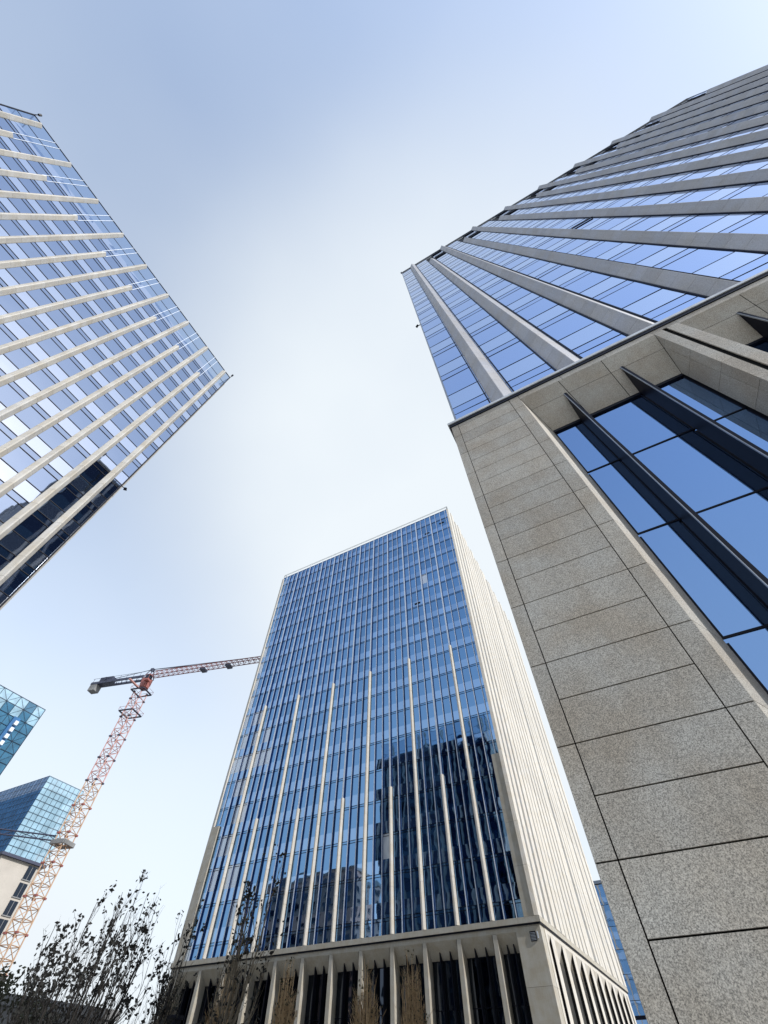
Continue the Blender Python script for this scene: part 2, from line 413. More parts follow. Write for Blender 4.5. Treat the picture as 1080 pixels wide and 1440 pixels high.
    for k, x in enumerate(fx):
        f = MB(); top = ROOF + .5 if k % 2 == 0 else ROOF - 6.6
        segs(f, Fs, [(x + .42, GD - .02), (x - .42, GD - .02), (x - .012, 0), (x + .012, 0)], 13.81, top, 1.04, .010)
        f.build('fin', M['granite_fin'], root)
        f = MB()
        for sg in (-1, 1): f.box(Fs, x + sg * .445 - .022, x + sg * .445 + .022, GD, GD + .035, 13.81, ROOF)
        f.build('fin_trim', M['dark_metal'], root)
    # corner trim and roof edge
    f = MB(); f.box(Fs, RX0 - .02, RX0 + .05, -.45, GD + .05, 13.81, ROOF); f.build('corner_trim', M['mid_metal'], root)
    f = MB(); f.box(Fs, RX1 - .02, RX1 + .10, -.45, GD + .05, 13.81, ROOF); f.build('corner_trim', M['mid_metal'], root)
    f = MB(); f.box(Fs, RX0 - .03, RX1 + .12, -.5, GD + .06, ROOF, ROOF + .22); f.build('roof_edge', M['mid_metal'], root)
    f = MB(); f.box(Fs, RX0, RX1, -38.6, -.5, ROOF - .98, ROOF - .5); f.build('roof', M['roofing'], root)
    # black louvred vents near the roof in every second bay
    for k in (2, 4, 6, 8, 10, 12):
        u0, u1 = be[k] + .5, be[k + 1] - .5
        for z0, z1 in ((68.6, 70.6), (63.6, 65.6)):
            v = MB(); v.box(Fs, u0, u1, GD, GD + .06, z0, z1, 0)
            z = z0 + .1
            while z < z1 - .1: v.box(Fs, u0 + .05, u1 - .05, GD + .06, GD + .10, z, z + .05, 0); z += .16
            v.build('louvre_vent', M['dark_metal'], root)
    # opened vent sash
    v = MB(); v.box(Fs, be[5] + .5, be[6] - .5, GD + .03, GD + .10, 35.15, 35.32); v.build('open_sash', M['dark_metal'], root)
    # floodlight on the corner
    v = MB(); v.tube([Fs(RX0, -.42, 33.0), Fs(RX0 - .25, -.42, 33.0)], .03, 6); v.tube([Fs(RX0 - .2, -.36, 33.0), Fs(RX0 - .34, -.42, 32.9)], [.07, .09], 8)
    v.build('floodlight', M['dark_metal'], root)
    for x in (RX0 - .05, 31.0):
        v = MB(); v.tube([Fs(x, -.40, ROOF + .2), Fs(x, -.40, ROOF + 1.3)], .04, 5); v.tube([Fs(x, -.40, ROOF + 1.0), Fs(x, -.40, ROOF + 1.35)], .14, 6); v.build('roof_finial', M['dark_metal'], root)  # roof corner finial, a lightning rod with a thicker tip
right_tower()

# ================================================================== LEFT TOWER (cream fins)
def left_tower():
    X = -33.0; Y0, Y1 = -30.4, 6.45; ROOF = 70.6; PAR = 65.9
    root = thing('office_tower', 'office tower on the left with cream stone fins over pale and dark glass bands', 'tower', (X - 18.5, -12, 0), 'office towers around the plaza')
    F = frame((X, 0), (0, 1), (1, 0))
    Fn = frame((X, Y1), (-1, 0), (0, 1)); Fb = frame((X, Y0), (-1, 0), (0, -1)); Fw = frame((X - 36.85, 0), (0, 1), (-1, 0))
    b = MB(); b.box(F, Y0 + .1, Y1 - .1, -36.75, -.1, -1.6, PAR - .3); b.build('tower_body', M['body'], root)
    b = MB(); b.box(F, Y0 + .12, Y1 - .12, -36.7, -.12, PAR - .29, PAR + .02); b.build('roof', M['roofing'], root)
    longs = [5.2 - 4.3 * k for k in range(9)]; shorts = [3.03 - 4.3 * k for k in range(8)]
    cells = Cells()
    def side(F_, a0, a1, fins, vis, span, best):
        ed = [a0] + sorted(fins) + [a1]
        for i in range(len(ed) - 1):
            u0, u1 = ed[i], ed[i + 1]
            for j in range(-10, 6):
                z = 41.07 + 4.13 * j
                lo = max(z, -1.6)
                m_ = MB(); pane(m_, F_, u0, u1, lo, z + 2.03, 0, vis, .006); pane(m_, F_, u0, u1, z + 2.03, z + 2.66, 0, vis, .003)
                for zz in (z, z + 2.03, z + 2.66): m_.box(F_, u0, u1, 0, .035, zz - .03, zz + .03, 4)
                cells.add('window', m_, shown([F_(u0, 0, lo), F_(u1, 0, lo), F_(u1, 0, z + 2.66), F_(u0, 0, z + 2.66)]) if best else 0)
                m_ = MB(); pane(m_, F_, u0, u1, z + 2.66, z + 4.13, 0, span, .004)
                cells.add('spandrel_panel', m_, shown([F_(u0, 0, z + 2.66), F_(u1, 0, z + 2.66), F_(u1, 0, z + 4.13), F_(u0, 0, z + 4.13)]) if best else 0)
            m_ = MB(); pane(m_, F_, u0, u1, PAR - .7, PAR + 1.6, .0, 5, .004); pane(m_, F_, u0, u1, PAR + 1.6, ROOF, .0, 5, .004)
            m_.box(F_, u0, u1, -.02, .03, PAR + 1.57, PAR + 1.63, 4)
            m_.build('parapet_screen', [M['l_vision'], M['l_span'], M['side_glass'], M['side_span'], M['dark_metal'], M['parapet']], root)
    side(F, Y0, Y1, longs + shorts, 0, 1, True)
    def feet(L0, L1): return [L0 + 1.25 + 2.15 * k for k in range(int((L1 - L0 - 1.2) / 2.15) + 1)]
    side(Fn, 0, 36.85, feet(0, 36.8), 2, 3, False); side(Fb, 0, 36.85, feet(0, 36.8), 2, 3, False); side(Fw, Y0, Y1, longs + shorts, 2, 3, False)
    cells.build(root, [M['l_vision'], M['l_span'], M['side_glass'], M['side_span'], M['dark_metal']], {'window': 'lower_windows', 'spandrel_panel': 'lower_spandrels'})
    def fin(F_, u, top, lone):
        f = MB(); segs(f, F_, [(u + .34, .012), (u - .34, .012), (u - .31, .08), (u - .05, .42), (u + .05, .42), (u + .31, .08)], -1.6, top, 2.065, .018)
        f.build('fin', M['limestone_left'], root)
        if not lone:   # slim metal rails carry on where the short fins stop
            g_ = MB()
            for s_ in (-.33, .33): g_.box(F_, u + s_ - .02, u + s_ + .02, 0, .06, top + .01, ROOF - .02)
            g_.build('fin_rail', M['pale_metal'], root)
    for u in longs: fin(F, u, 70.0, True)
    for u in shorts: fin(F, u, 62.4, False)
    for F_ in (Fn, Fb):
        for k, u in enumerate(feet(0, 36.8)): fin(F_, u, 70.0 if k % 2 == 0 else 62.4, True)
    for k, u in enumerate(sorted(longs + shorts)): fin(Fw, u, 70.0 if k % 2 == 0 else 62.4, True)
    e = MB()
    for F_, a0, a1 in ((F, Y0, Y1), (Fw, Y0, Y1), (Fn, 0, 36.85), (Fb, 0, 36.85)): e.box(F_, a0, a1, -.06, .05, ROOF, ROOF + .10)
    e.build('roof_edge', M['dark_metal'], root)
    for u in (Y0, Y1):
        e = MB(); e.box(F, u - .06, u + .06, -.08, .06, -1.6, ROOF); e.build('corner_trim', M['dark_metal'], root)
    for u in (Y0, Y1):
        e = MB(); e.tube([F(u, .05, ROOF), F(u, .25, ROOF + .9)], .05, 5); e.tube([F(u, .2, ROOF + .6), F(u, .3, ROOF + 1.0)], .14, 6); e.build('roof_finial', M['dark_metal'], root)  # finials on the roof corners, no lamp in them
    e = MB(); e.tube([F(Y1 + .06, -.1, 35.5), F(Y1 + .45, -.1, 35.5)], .04, 5); e.tube([F(Y1 + .40, 0, 35.6), F(Y1 + .55, -.15, 35.4)], [.12, .16], 8); e.build('floodlight', M['dark_metal'], root)
left_tower()

# ================================================================== MIDDLE TOWER (blue glass)
def middle_tower():
    X0, X1, Y0, Y1 = -71.7, -15.4, 66.0, 121.5; ROOF = 96.4
    root = thing('office_tower', 'blue glass office tower in the middle with long and short pale fins', 'tower', (-43.5, 94, 0), 'office towers around the plaza')
    F = frame((0, Y0), (1, 0), (0, -1)); Fe = frame((X1, Y0), (0, 1), (1, 0)); Fw = frame((X0, Y0), (0, 1), (-1, 0)); Fb = frame((0, Y1), (1, 0), (0, 1))
    G = -.38
    b = MB(); b.box(F, X0 + .6, X1 - .6, -54.9, G - .12, 12.7, ROOF - .6); b.build('tower_body', M['body'], root)
    b = MB(); b.box(F, X0 + .9, X1 - .9, -53.9, -1.75, -1.6, 12.3); b.build('podium_core', M['body'], root)
    b = MB(); b.box(F, X0 + .5, X1 - .5, -55.0, -.5, ROOF - .59, ROOF - .2); b.build('roof', M['roofing'], root)
    be = [-16.41 - 4.492 * k for k in range(13)]; be = be[::-1]
    mats = [M['m_vision'], M['m_span'], M['m_sky_blind'], M['dark_metal'], M['l_vision'], M['l_span']]
    cells = Cells()
    def cell(F_, u0, u1, n, j, best, g_, sky_blind=0.0):
        z = 43.95 + 4.62 * j; lo = max(z, 12.95); v1 = min(z + 3.04, ROOF)
        w_ = (u1 - u0) / n
        m_ = MB()
        for q in range(n):
            k = 2 if rng.random() < sky_blind else 0
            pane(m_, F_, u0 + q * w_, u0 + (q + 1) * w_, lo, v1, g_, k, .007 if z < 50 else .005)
        for zz in (z, z + 2.72, z + 3.04):
            if zz > lo: m_.box(F_, u0, u1, g_, g_ + .045, zz - .03, zz + .03, 3)
        cells.add('window', m_, shown([F_(u0, g_, lo), F_(u1, g_, lo), F_(u1, g_, v1), F_(u0, g_, v1)]) if best else 0)
        s1 = min(z + 4.62, ROOF)
        if s1 > z + 3.1:
            m_ = MB()
            for q in range(n): pane(m_, F_, u0 + q * w_, u0 + (q + 1) * w_, z + 3.04, s1, g_, 1, .006)
            cells.add('spandrel_panel', m_, shown([F_(u0, g_, z + 3.04), F_(u1, g_, z + 3.04), F_(u1, g_, s1), F_(u0, g_, s1)]) if best else 0)
    js = list(range(-7, 12))
    for a in range(12):
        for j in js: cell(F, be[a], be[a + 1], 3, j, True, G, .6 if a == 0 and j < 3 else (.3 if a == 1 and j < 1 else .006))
    for j in js:          # slim glazed corners above the stone corner piers
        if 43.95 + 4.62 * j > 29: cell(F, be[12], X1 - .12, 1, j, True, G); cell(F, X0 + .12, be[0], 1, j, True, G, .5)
    nb = 21; sp = 54.9 / nb
    for a in range(nb):
        for j in js:
            cell(Fe, .3 + a * sp, .3 + (a + 1) * sp, 1, j, False, G); cell(Fw, .3 + a * sp, .3 + (a + 1) * sp, 1, j, False, G)
    for a in range(12):
        for j in js: cell(Fb, be[a], be[a + 1], 3, j, False, G)
    cells.build(root, mats, {'window': 'side_windows', 'spandrel_panel': 'side_spandrels'})
    for a in range(1, 12):      # main fins of the front: tall and short in turn
        u = be[a]; top = 52.3 if (12 - a) % 2 == 1 else 29.9
        f = MB(); segs(f, F, [(u + .27, G + .005), (u - .27, G + .005), (u - .25, .0), (u - .08, .18), (u + .08, .18), (u + .25, .0)], 13.0, top, 4.62, .02)
        f.build('fin', M['limestone'], root)
        f = MB(); f.box(F, u - .11, u + .11, G, -.04, top + .01, ROOF, 1); f.box(F, u - .14, u + .14, -.038, 0, top + .01, ROOF); f.build('mullion', [M['pale_metal'], M['blue_metal']], root)
    for a in range(12):
        for q in (1, 2):
            u = be[a] + (be[a + 1] - be[a]) * q / 3
            f = MB(); f.box(F, u - .04, u + .04, G, -.09, 12.96, ROOF, 1); f.box(F, u - .055, u + .055, -.088, -.05, 12.96, ROOF); f.build('mullion', [M['pale_metal'], M['blue_metal']], root)
    for u in (be[0], be[12]):
        f = MB(); f.box(F, u - .06, u + .06, G, G + .18, 30.6, ROOF); f.build('mullion', M['pale_metal'], root)
    # stone corner piers
    def stonepier(F_, u0, u1, z0, z1, step, name='corner_pier', m1='limestone_grey', dp=.46):
        f = MB(); z = z0; rr = []
        while z < z1 - .01: e = min(z + step, z1); rr.append((u0, u1, z, e)); z = e
        cladding(f, F_, rr, 0, dp, .02); f.box(F_, u0 + .05, u1 - .05, -dp + .05, -.045, z0, z1, 1)
        return f.build(name, [M[m1], M['joint']], root)
    stonepier(F, -17.05, X1 - .02, 13.0, 31.0, 4.62); stonepier(F, X0 + .02, -70.0, 13.0, 30.2, 4.62)
    # east face: broad close-set fins, ragged at the roof
    for a in range(nb + 1):
        u = .75 + a * (54.0 / nb); f = MB()
        hw = rng.uniform(.78, 1.12); dd = rng.uniform(.04, .22); segs(f, Fe, [(u - hw, G), (u + hw, G), (u + hw - .1, dd), (u - hw + .1, dd)], 13.0, ROOF + (.9 if a % 2 else -.4) , 4.62, .02)
        f.build('side_fin', M['limestone'], root)
        f = MB(); segs(f, Fw, [(u + .75, G), (u - .75, G), (u - .62, .25), (u + .62, .25)], 13.0, ROOF - .4, 4.62, .02); f.build('side_fin', M['limestone'], root)
    for a in range(13):
        u = be[a]; f = MB(); segs(f, Fb, [(u - .27, G), (u + .27, G), (u + .2, .12), (u - .2, .12)], 13.0, ROOF - .4, 4.62, .02); f.build('back_fin', M['limestone'], root)
    # cornice: pale sill over a dark line
    f = MB(); f.box(F, X0 - .12, X1 + .12, -55.6, .14, 12.30, 12.44); f.build('shadow_gap', M['dark_metal'], root)
    f = MB(); f.box(F, X0 - .2, X1 + .2, -55.7, .22, 12.444, 12.95); f.build('cornice', M['limestone_grey'], root)
    # ---- podium
    D = -1.5; zt, zb = 11.85, 10.40
    def podium(F_, cols, half, a0, a1, dep, thin, m1, stm):
        ed = [a0] + cols + [a1]
        f = MB(); f.box(F_, a0 - .3, a1 + .3, dep - .1, -.005, zt + .02, 12.29); f.build('podium_fascia', M[m1], root)
        for u in cols:
            f = MB(); zz = -1.6
            f.prism(F_, [(u + half, dep), (u - half, dep), (u - half, 0), (u + half, 0)], zz, zt)
            f.box(F_, u - half - .06, u - half - .005, -.35, -.03, zz, zt, 1)
            f.build('podium_column', [M[m1], M['joint']], root)
        for i in range(len(ed) - 1):
            u0, u1 = ed[i] + (half if i else 0), ed[i + 1] - (half if i < len(ed) - 2 else 0)
            s = MB(); s.hexa([F_(u0, -.01, zt), F_(u1, -.01, zt), F_(u1, dep, zb), F_(u0, dep, zb)], [F_(u0, -.01, zt + .05), F_(u1, -.01, zt + .05), F_(u1, dep, zb + .05), F_(u0, dep, zb + .05)])
            s.build('soffit', M[stm], root)
            m_ = MB()
            for z0, z1 in ((-1.6, 2.6), (2.6, 6.6), (6.6, zb)): pane(m_, F_, u0, u1, z0, z1, dep - .02, 0, .01); m_.box(F_, u0, u1, dep - .02, dep + .06, z1 - .06, z1, 1)
            m_.build('podium_window', [M['m_dark'], M['dark_metal']], root)
            for q in range(thin):
                u = u0 + (u1 - u0) * (q + 1) / (thin + 1); df = dep * .55; zf = zt + (zb - zt) * .55
                m_ = MB(); m_.hexa([F_(u - .06, df, -1.6), F_(u + .06, df, -1.6), F_(u + .06, dep, -1.6), F_(u - .06, dep, -1.6)],
                                   [F_(u - .06, df, zf), F_(u + .06, df, zf), F_(u + .06, dep, zb), F_(u - .06, dep, zb)]); m_.build('podium_blade', M['dark_metal'], root)
    podium(F, be[1:12], .26, -70.0, -18.3, D, 2, 'limestone_grey', 'limestone_grey')
    cols = [2.2 + 5.18 * k for k in range(11)]
    podium(Fe, [c + 2.6 for c in cols][:10], .8, 2.6, 53.8, -.75, 0, 'limestone', 'limestone')
    podium(Fw, [c + 2.6 for c in cols][:10], .8, 1.7, 53.8, -.75, 0, 'limestone', 'limestone')
    stonepier(F, -18.3, X1 - .02, -1.6, 12.29, 4.6, dp=1.7); stonepier(F, X0 + .02, -70.0, -1.6, 12.29, 4.6, dp=1.7)
    stonepier(Fe, 1.75, 2.6, -1.6, 12.29, 4.6, m1='limestone'); stonepier(Fe, 53.8, 55.4, -1.6, 12.29, 4.6, m1='limestone')
    # wall vent near the podium corner
    v = MB(); v.box(F, -16.75, -16.05, .002, .07, 10.95, 11.75)
    for k in range(6): v.box(F, -16.70, -16.10, .07, .11, 11.02 + k * .115, 11.07 + k * .115, 1)
    v.build('wall_vent', [M['dark_metal'], M['mid_metal']], root)
    v = MB(); v.box(F, -15.93, -15.80, .002, .05, 11.15, 11.7); v.build('wall_plate', M['pale_metal'], root)
    e = MB(); e.box(F, X0 + .1, X1 - .1, G - .1, G + .06, ROOF, ROOF + .18); e.box(Fe, .1, 55.3, G - .1, G + .06, ROOF - .02, ROOF + .16); e.build('roof_edge', M['blue_metal'], root)
    for u, z in ((-17.9, 91.5), (-22.4, 89.6), (-27.0, 66.3)):
        v = MB(); v.box(F, u - .7, u + .7, G + .02, G + .12, z - .16, z + .16); v.build('open_sash', M['dark_metal'], root)
    for u in (X0 + .1, X1 - .1):
        v = MB(); v.tube([F(u, -.3, ROOF + .1), F(u, -.3, ROOF + 1.2)], .06, 5); v.build('roof_finial', M['dark_metal'], root)  # plain rod finials on the roof corners
middle_tower()

# ================================================================== far buildings in scaffold netting, glass block, crane
def netting(name, col, alpha, var=.2):
    m, n, l, p = mat(name)
    tc = n.new('ShaderNodeTexCoord'); no = n.new('ShaderNodeTexNoise'); no.inputs['Scale'].default_value = .25; no.inputs['Detail'].default_value = 6
    l.new(tc.outputs['Object'], no.inputs['Vector'])
    r = ramp(n, .35, .7, tuple(c * (1 - var) for c in col), tuple(c * (1 + var) for c in col)); l.new(no.outputs[0], r.inputs[0])
    l.new(r.outputs[0], p.inputs['Base Color']); p.inputs['Roughness'].default_value = .8; p.inputs['Alpha'].default_value = alpha
    return m
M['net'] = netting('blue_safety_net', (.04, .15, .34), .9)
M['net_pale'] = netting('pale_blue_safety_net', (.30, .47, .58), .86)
M['net_teal'] = netting('teal_safety_net', (.035, .14, .24), .92)
M['pole'] = plain('scaffold_pole', (.03, .05, .08), .7, .1)
M['cream_render'] = plain('cream_render', (.46, .42, .37), .9, scale=.15, var=.1)
M['crane_dark'] = plain('crane_dark_steel', (.045, .05, .085), .5)
M['crane_mauve'] = plain('crane_weathered_paint', (.27, .115, .11), .6, scale=.6)
M['slab'] = plain('raw_concrete', (.22, .22, .22), .95, scale=.4, var=.2)

def scaffold(F, u0, u1, d, z0, z1, du, dz, r=.07, brace=True):
    b = MB(); nu = max(1, round((u1 - u0) / du)); nz = max(1, round((z1 - z0) / dz)); su = (u1 - u0) / nu; sz = (z1 - z0) / nz
    for i in range(nu + 1): b.tube([F(u0 + i * su, d, z0), F(u0 + i * su, d, z1)], r, 4)
    for k in range(nz + 1): b.tube([F(u0, d, z0 + k * sz), F(u1, d, z0 + k * sz)], r, 4)
    if brace:
        for i in range(nu):
            for k in range(nz): b.tube([F(u0 + i * su, d, z0 + k * sz + (sz if (i + k) % 2 else 0)), F(u0 + (i + 1) * su, d, z0 + k * sz + (0 if (i + k) % 2 else sz))], r * .6, 3)
    return b

def netted_a():
    X, Y = -279.0, 109.7; T = 131.5
    root = thing('building_site', 'unfinished high block behind the left tower, wrapped in teal scaffold netting', 'building', (X - 25, Y - 25, 0))
    F = frame((X, Y), (0, -1), (1, 0)); Fn = frame((X, Y), (-1, 0), (0, 1))
    b = MB()
    for k in range(33): b.box(F, 1.5, 48, -48, -2, -1.6 + 4 * k, -1.1 + 4 * k)
    b.box(F, 4, 46, -46, -6, -1.6, T - 6); b.build('floor_slabs', M['slab'], root)
    for F_, L in ((F, 50), (Fn, 50)):
        scaffold(F_, 0, L, .0, -1.6, T, 5.2, 5.0, .13).build('scaffold', M['pole'], root)
        n = MB()
        for i in range(10):
            for k in range(27): n.quad([F_(i * 5, -.2, -1.6 + k * 4.93), F_(i * 5 + 4.96, -.2, -1.6 + k * 4.93), F_(i * 5 + 4.96, -.2, -1.6 + k * 4.93 + 4.9), F_(i * 5, -.2, -1.6 + k * 4.93 + 4.9)], 1 if k > 24 and rng.random() < .75 else 0)
        n.build('safety_net', [M['net_teal'], M['net_pale']], root)
    g_ = MB(); g_.box(F, 8.5, 12, .1, 1.4, 60, T - 10); g_.build('hoist_shaft', M['net'], root)
    for k in range(5):
        h = MB(); h.box(F, 8.9, 10.6, 1.4, 2.6, 104 + k * 3.4, 106 + k * 3.4); h.build('hoist_panel', M['pale_metal'], root)
netted_a()

def netted_b():
    X, Y = -198.8, 94.2; T = 75.0; Z = 51.2
    root = thing('building_site', 'cream concrete block with pale blue scaffold netting on its upper floors, beside the crane', 'building', (X - 18, Y + 9, 0))
    F = frame((X, Y), (0, 1), (1, 0)); Fs_ = frame((X, Y), (-1, 0), (0, -1))
    b = MB(); b.box(F, .6, 15.6, -38, -.6, -1.6, Z - .8); b.build('wall', M['cream_render'], root)
    b = MB(); b.box(F, -.5, 16.6, -38.6, .5, Z - .8, Z); b.build('working_deck', M['crane_dark'], root)
    b = MB()
    for k in range(6): b.box(F, 1.5, 15, -37.5, -1.5, Z + 4 * k, Z + 4 * k + .3)
    b.box(F, 4, 13, -34, -4, Z, T - 2); b.build('floor_slabs', M['slab'], root)
    for F_, L, mt in ((F, 16, M['net_pale']), (Fs_, 38, M['net'])):  # sunlit face pale, shaded face deep blue: light put into the net colours
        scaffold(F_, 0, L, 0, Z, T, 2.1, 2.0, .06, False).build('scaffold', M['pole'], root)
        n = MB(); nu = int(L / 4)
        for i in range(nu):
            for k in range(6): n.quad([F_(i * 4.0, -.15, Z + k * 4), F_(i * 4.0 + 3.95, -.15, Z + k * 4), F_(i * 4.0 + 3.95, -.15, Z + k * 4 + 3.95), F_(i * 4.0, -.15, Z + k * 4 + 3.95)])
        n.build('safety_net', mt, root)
    for k in range(11):
        z1 = Z - 1.2 - 4.55 * k
        if z1 < 2: break
        wv = MB(); wv.box(F, 11.0, 14.0, -.595, -.45, z1 - 3.6, z1, 0); wv.box(F, 12.4, 12.55, -.45, -.40, z1 - 3.6, z1, 1); wv.box(F, 10.8, 14.2, -.595, -.3, z1 - 3.85, z1 - 3.605, 1); wv.build('window', [M['m_dark'], M['slab']], root)
netted_b()

def far_block():
    Y = 165.0; root = thing('glass_block', 'distant low blue glass block glimpsed between the middle and right towers', 'building', (0, Y + 15, 0))
    F = frame((0, Y), (1, 0), (0, -1)); Fw = frame((-24, Y), (0, 1), (-1, 0))
    b = MB(); b.box(F, -23.8, 30, -30, -.2, -1.6, 37); b.build('wall', M['body'], root)
    g_ = MB()
    for i in range(18):
        for k in range(9): pane(g_, F, -24 + 3 * i, -24 + 3 * i + 2.92, -1.6 + 4.3 * k, -1.6 + 4.3 * k + 4.2, 0, 0, .01)
    g_.build('curtain_wall', M['l_span'], root)
    f = MB(); f.box(F, -24.2, 30.2, -30.2, .3, 37.2, 37.9); f.build('roof_edge', M['mid_metal'], root)
    f = MB(); f.box(F, -24.3, 30.3, -30.2, .4, 12.6, 13.2); f.build('ledge', M['dark_metal'], root)
far_block()

def block(name, label, x0, x1, y0, y1, h, wall, storey, bay):
    """plain residential block: rendered walls, a window to every bay and storey, parapet roof"""
    root = thing(name, label, 'building', ((x0 + x1) / 2, (y0 + y1) / 2, 0))
    b = MB(); F0 = frame((0, 0), (1, 0), (0, 1)); b.box(F0, x0, x1, y0, y1, -EYE, h - EYE); b.build('wall', wall, root)
    b = MB(); b.box(F0, x0 - .3, x1 + .3, y0 - .3, y1 + .3, h - EYE + .003, h - EYE + .9); b.build('roof', M['slab'], root)
    cells = []
    for F_, L in ((frame((x0, y1), (1, 0), (0, 1)), x1 - x0), (frame((x1, y0), (0, 1), (1, 0)), y1 - y0), (frame((x0, y0), (1, 0), (0, -1)), x1 - x0), (frame((x0, y0), (0, 1), (-1, 0)), y1 - y0)):
        n = max(1, int(L / bay)); st = L / n
        for i in range(n):
            for k in range(int(h / storey)):
                z = -EYE + k * storey + 1.0
                w_ = MB(); w_.box(F_, (i + .22) * st, (i + .78) * st, .004, .03, z, z + 1.6, 0); w_.box(F_, (i + .2) * st, (i + .8) * st, .004, .16, z - .15, z - .004, 1); cells.append(w_)
    for w_ in cells[:100]: w_.build('window', [M['m_dark'], M['slab']], root)
    if len(cells) > 100:
        r_ = MB()
        for w_ in cells[100:]:
            k = len(r_.v); r_.v += w_.v; r_.m += w_.m; r_.f += [tuple(i + k for i in f) for f in w_.f]
        r_.build('more_windows', [M['m_dark'], M['slab']], root)['kind'] = 'stuff'
M['pink_render'] = plain('faded_pink_render', (.36, .25, .21), .9, scale=.2, var=.12)
block('apartment_building', 'faded pink apartment block mirrored in the lower glass of the blue tower', -136, -99, -44, -26, 50, M['pink_render'], 3.1, 3.6)
block('low_building', 'low grey building behind the trees at the bottom left', -94, -73, 44, 60, 8.6, M['slab'], 3.1, 3.4)

def crane():
    cx, cy = -121.8, 68.9; H = 79.0
    M['crane_red'] = plain('crane_red_paint', (.30, .095, .08), .5, scale=1)
    M['crane_pink'] = plain('crane_faded_paint', (.50, .26, .225), .6, scale=.4)
    M['crane_yellow'] = plain('crane_yellow_paint', (.52, .335, .21), .6, scale=.4)
    root = thing('tower_crane', 'tower crane with a faded red and yellow lattice mast beside the netted block', 'crane', (cx, cy, 0))
    a = math.atan2(15.4, 56.4)
    ux, uy = math.cos(a), math.sin(a)
    F = lambda u, v, z: Vector((cx + ux * u - uy * v, cy + uy * u + ux * v, z + EYE))
    def lattice(z0, z1, h, s, r, name, m_):
        b = MB()
        for sx, sy in ((1, 1), (1, -1), (-1, -1), (-1, 1)): b.tube([F(sx * h, sy * h, z0), F(sx * h, sy * h, z1)], r, 5)
        n = max(1, round((z1 - z0) / s)); st = (z1 - z0) / n; cs = [(1, 1), (1, -1), (-1, -1), (-1, 1)]
        for k in range(n):
            za, zb_ = z0 + k * st, z0 + (k + 1) * st
            for q in range(4):
                p, q2 = cs[q], cs[(q + 1) % 4]
                A, B = (p, q2) if k % 2 else (q2, p)
                b.tube([F(A[0] * h, A[1] * h, za), F(B[0] * h, B[1] * h, zb_)], r * .62, 4)
                b.tube([F(p[0] * h, p[1] * h, za), F(q2[0] * h, q2[1] * h, za)], r * .62, 4)
        return b.build(name, m_, root)
    h = 1.35
    z = -1.6; k = 0
    while z < 73:
        e = min(z + 5.6, 73.5); lattice(z, e, h, 1.87, .14, 'mast_section', M['crane_yellow'] if z < 44 else M['crane_pink'])
        c = MB()      # joint plates between sections
        for sx in (1, -1):
            for sy in (1, -1): c.box(F, sx * h - .3, sx * h + .3, sy * h - .3, sy * h + .3, e - .3, e + .02)
        c.build('section_joint', M['crane_dark'] if z > 38 else M['crane_red'], root); z = e; k += 1
    def collar(z, w_, t, name, m_, wd=.28):
        c = MB()
        for s_ in (1, -1):
            c.box(F, -w_, w_, s_ * w_ - wd, s_ * w_ + wd, z, z + t); c.box(F, s_ * w_ - wd, s_ * w_ + wd, -w_, w_, z + .02, z + t - .02)
        return c.build(name, m_, root)
    collar(35.2, 1.75, .8, 'tie_collar', M['slab'], .22)
    for zz, ww in ((66.8, 2.2), (73.6, 2.1)): collar(zz, ww, .16, 'platform', M['crane_dark'])
    # platform railings
    for zz, ww in ((66.8, 2.4), (73.6, 2.3)):
        c = MB()
        for s_ in (1, -1):
            for hh in (1.1,):
                c.tube([F(-ww, s_ * ww, zz + hh), F(ww, s_ * ww, zz + hh)], .05, 4); c.tube([F(s_ * ww, -ww, zz + hh), F(s_ * ww, ww, zz + hh)], .05, 4)
            for q in (-1, 0, 1): c.tube([F(q * ww, s_ * ww, zz + .3), F(q * ww, s_ * ww, zz + 1.2)], .05, 4)
        c.build('railing', M['crane_red'], root)
    c = MB(); c.box(F, -.3, .3, -6.6, -1.6, 73.9, 74.2); c.build('service_arm', M['crane_pink'], root)
    # tie to the netted block
    t = MB(); A = F(-1.5, -1.0, 36.0); B = Vector((-134.0, 57.0, 36.4 + EYE))
    for dz in (0, .9): t.tube([A + Vector((0, 0, dz)), B + Vector((0, 0, dz))], .14, 4)
    for q in range(8): t.tube([A.lerp(B, q / 8) + Vector((0, 0, .9 * (q % 2))), A.lerp(B, (q + 1) / 8) + Vector((0, 0, .9 * ((q + 1) % 2)))], .08, 4)
    t.build('wall_tie', M['crane_dark'], root)
    t = MB(); v = lambda u, d, z_: B + Vector((u, d, z_)); t.box(v, -1.5, 1.0, -1.0, 1.0, -1.0, 1.6); t.box(v, -1.1, .6, -.7, .7, -1.8, -1.0); t.build('tie_anchor', M['crane_dark'], root)
    # slewing unit, tower head, cab
    c = MB()
    c.prism(F, [(1.45 * math.cos(q * math.pi / 6), 1.45 * math.sin(q * math.pi / 6)) for q in range(12)], 75.0, 76.0); c.box(F, -1.1, 1.1, -1.1, 1.1, 76.0, 78.2)
    c.build('slewing_unit', M['crane_red'], root)
    c = MB(); c.box(F, 1.2, 2.6, -2.7, -1.2, 76.0, 78.0, 0); c.box(F, 2.59, 2.64, -2.6, -1.3, 76.6, 77.8, 1); c.box(F, 1.35, 2.5, -2.74, -2.7, 76.6, 77.8, 1); c.build('cab', [M['crane_red'], M['m_dark']], root)
    c = MB()
    for sx in (1, -1):
        for sy in (1, -1): c.tube([F(sx * 1.2, sy * 1.1, 78.2), F(sx * .35, sy * .4, 81.2)], .16, 5)
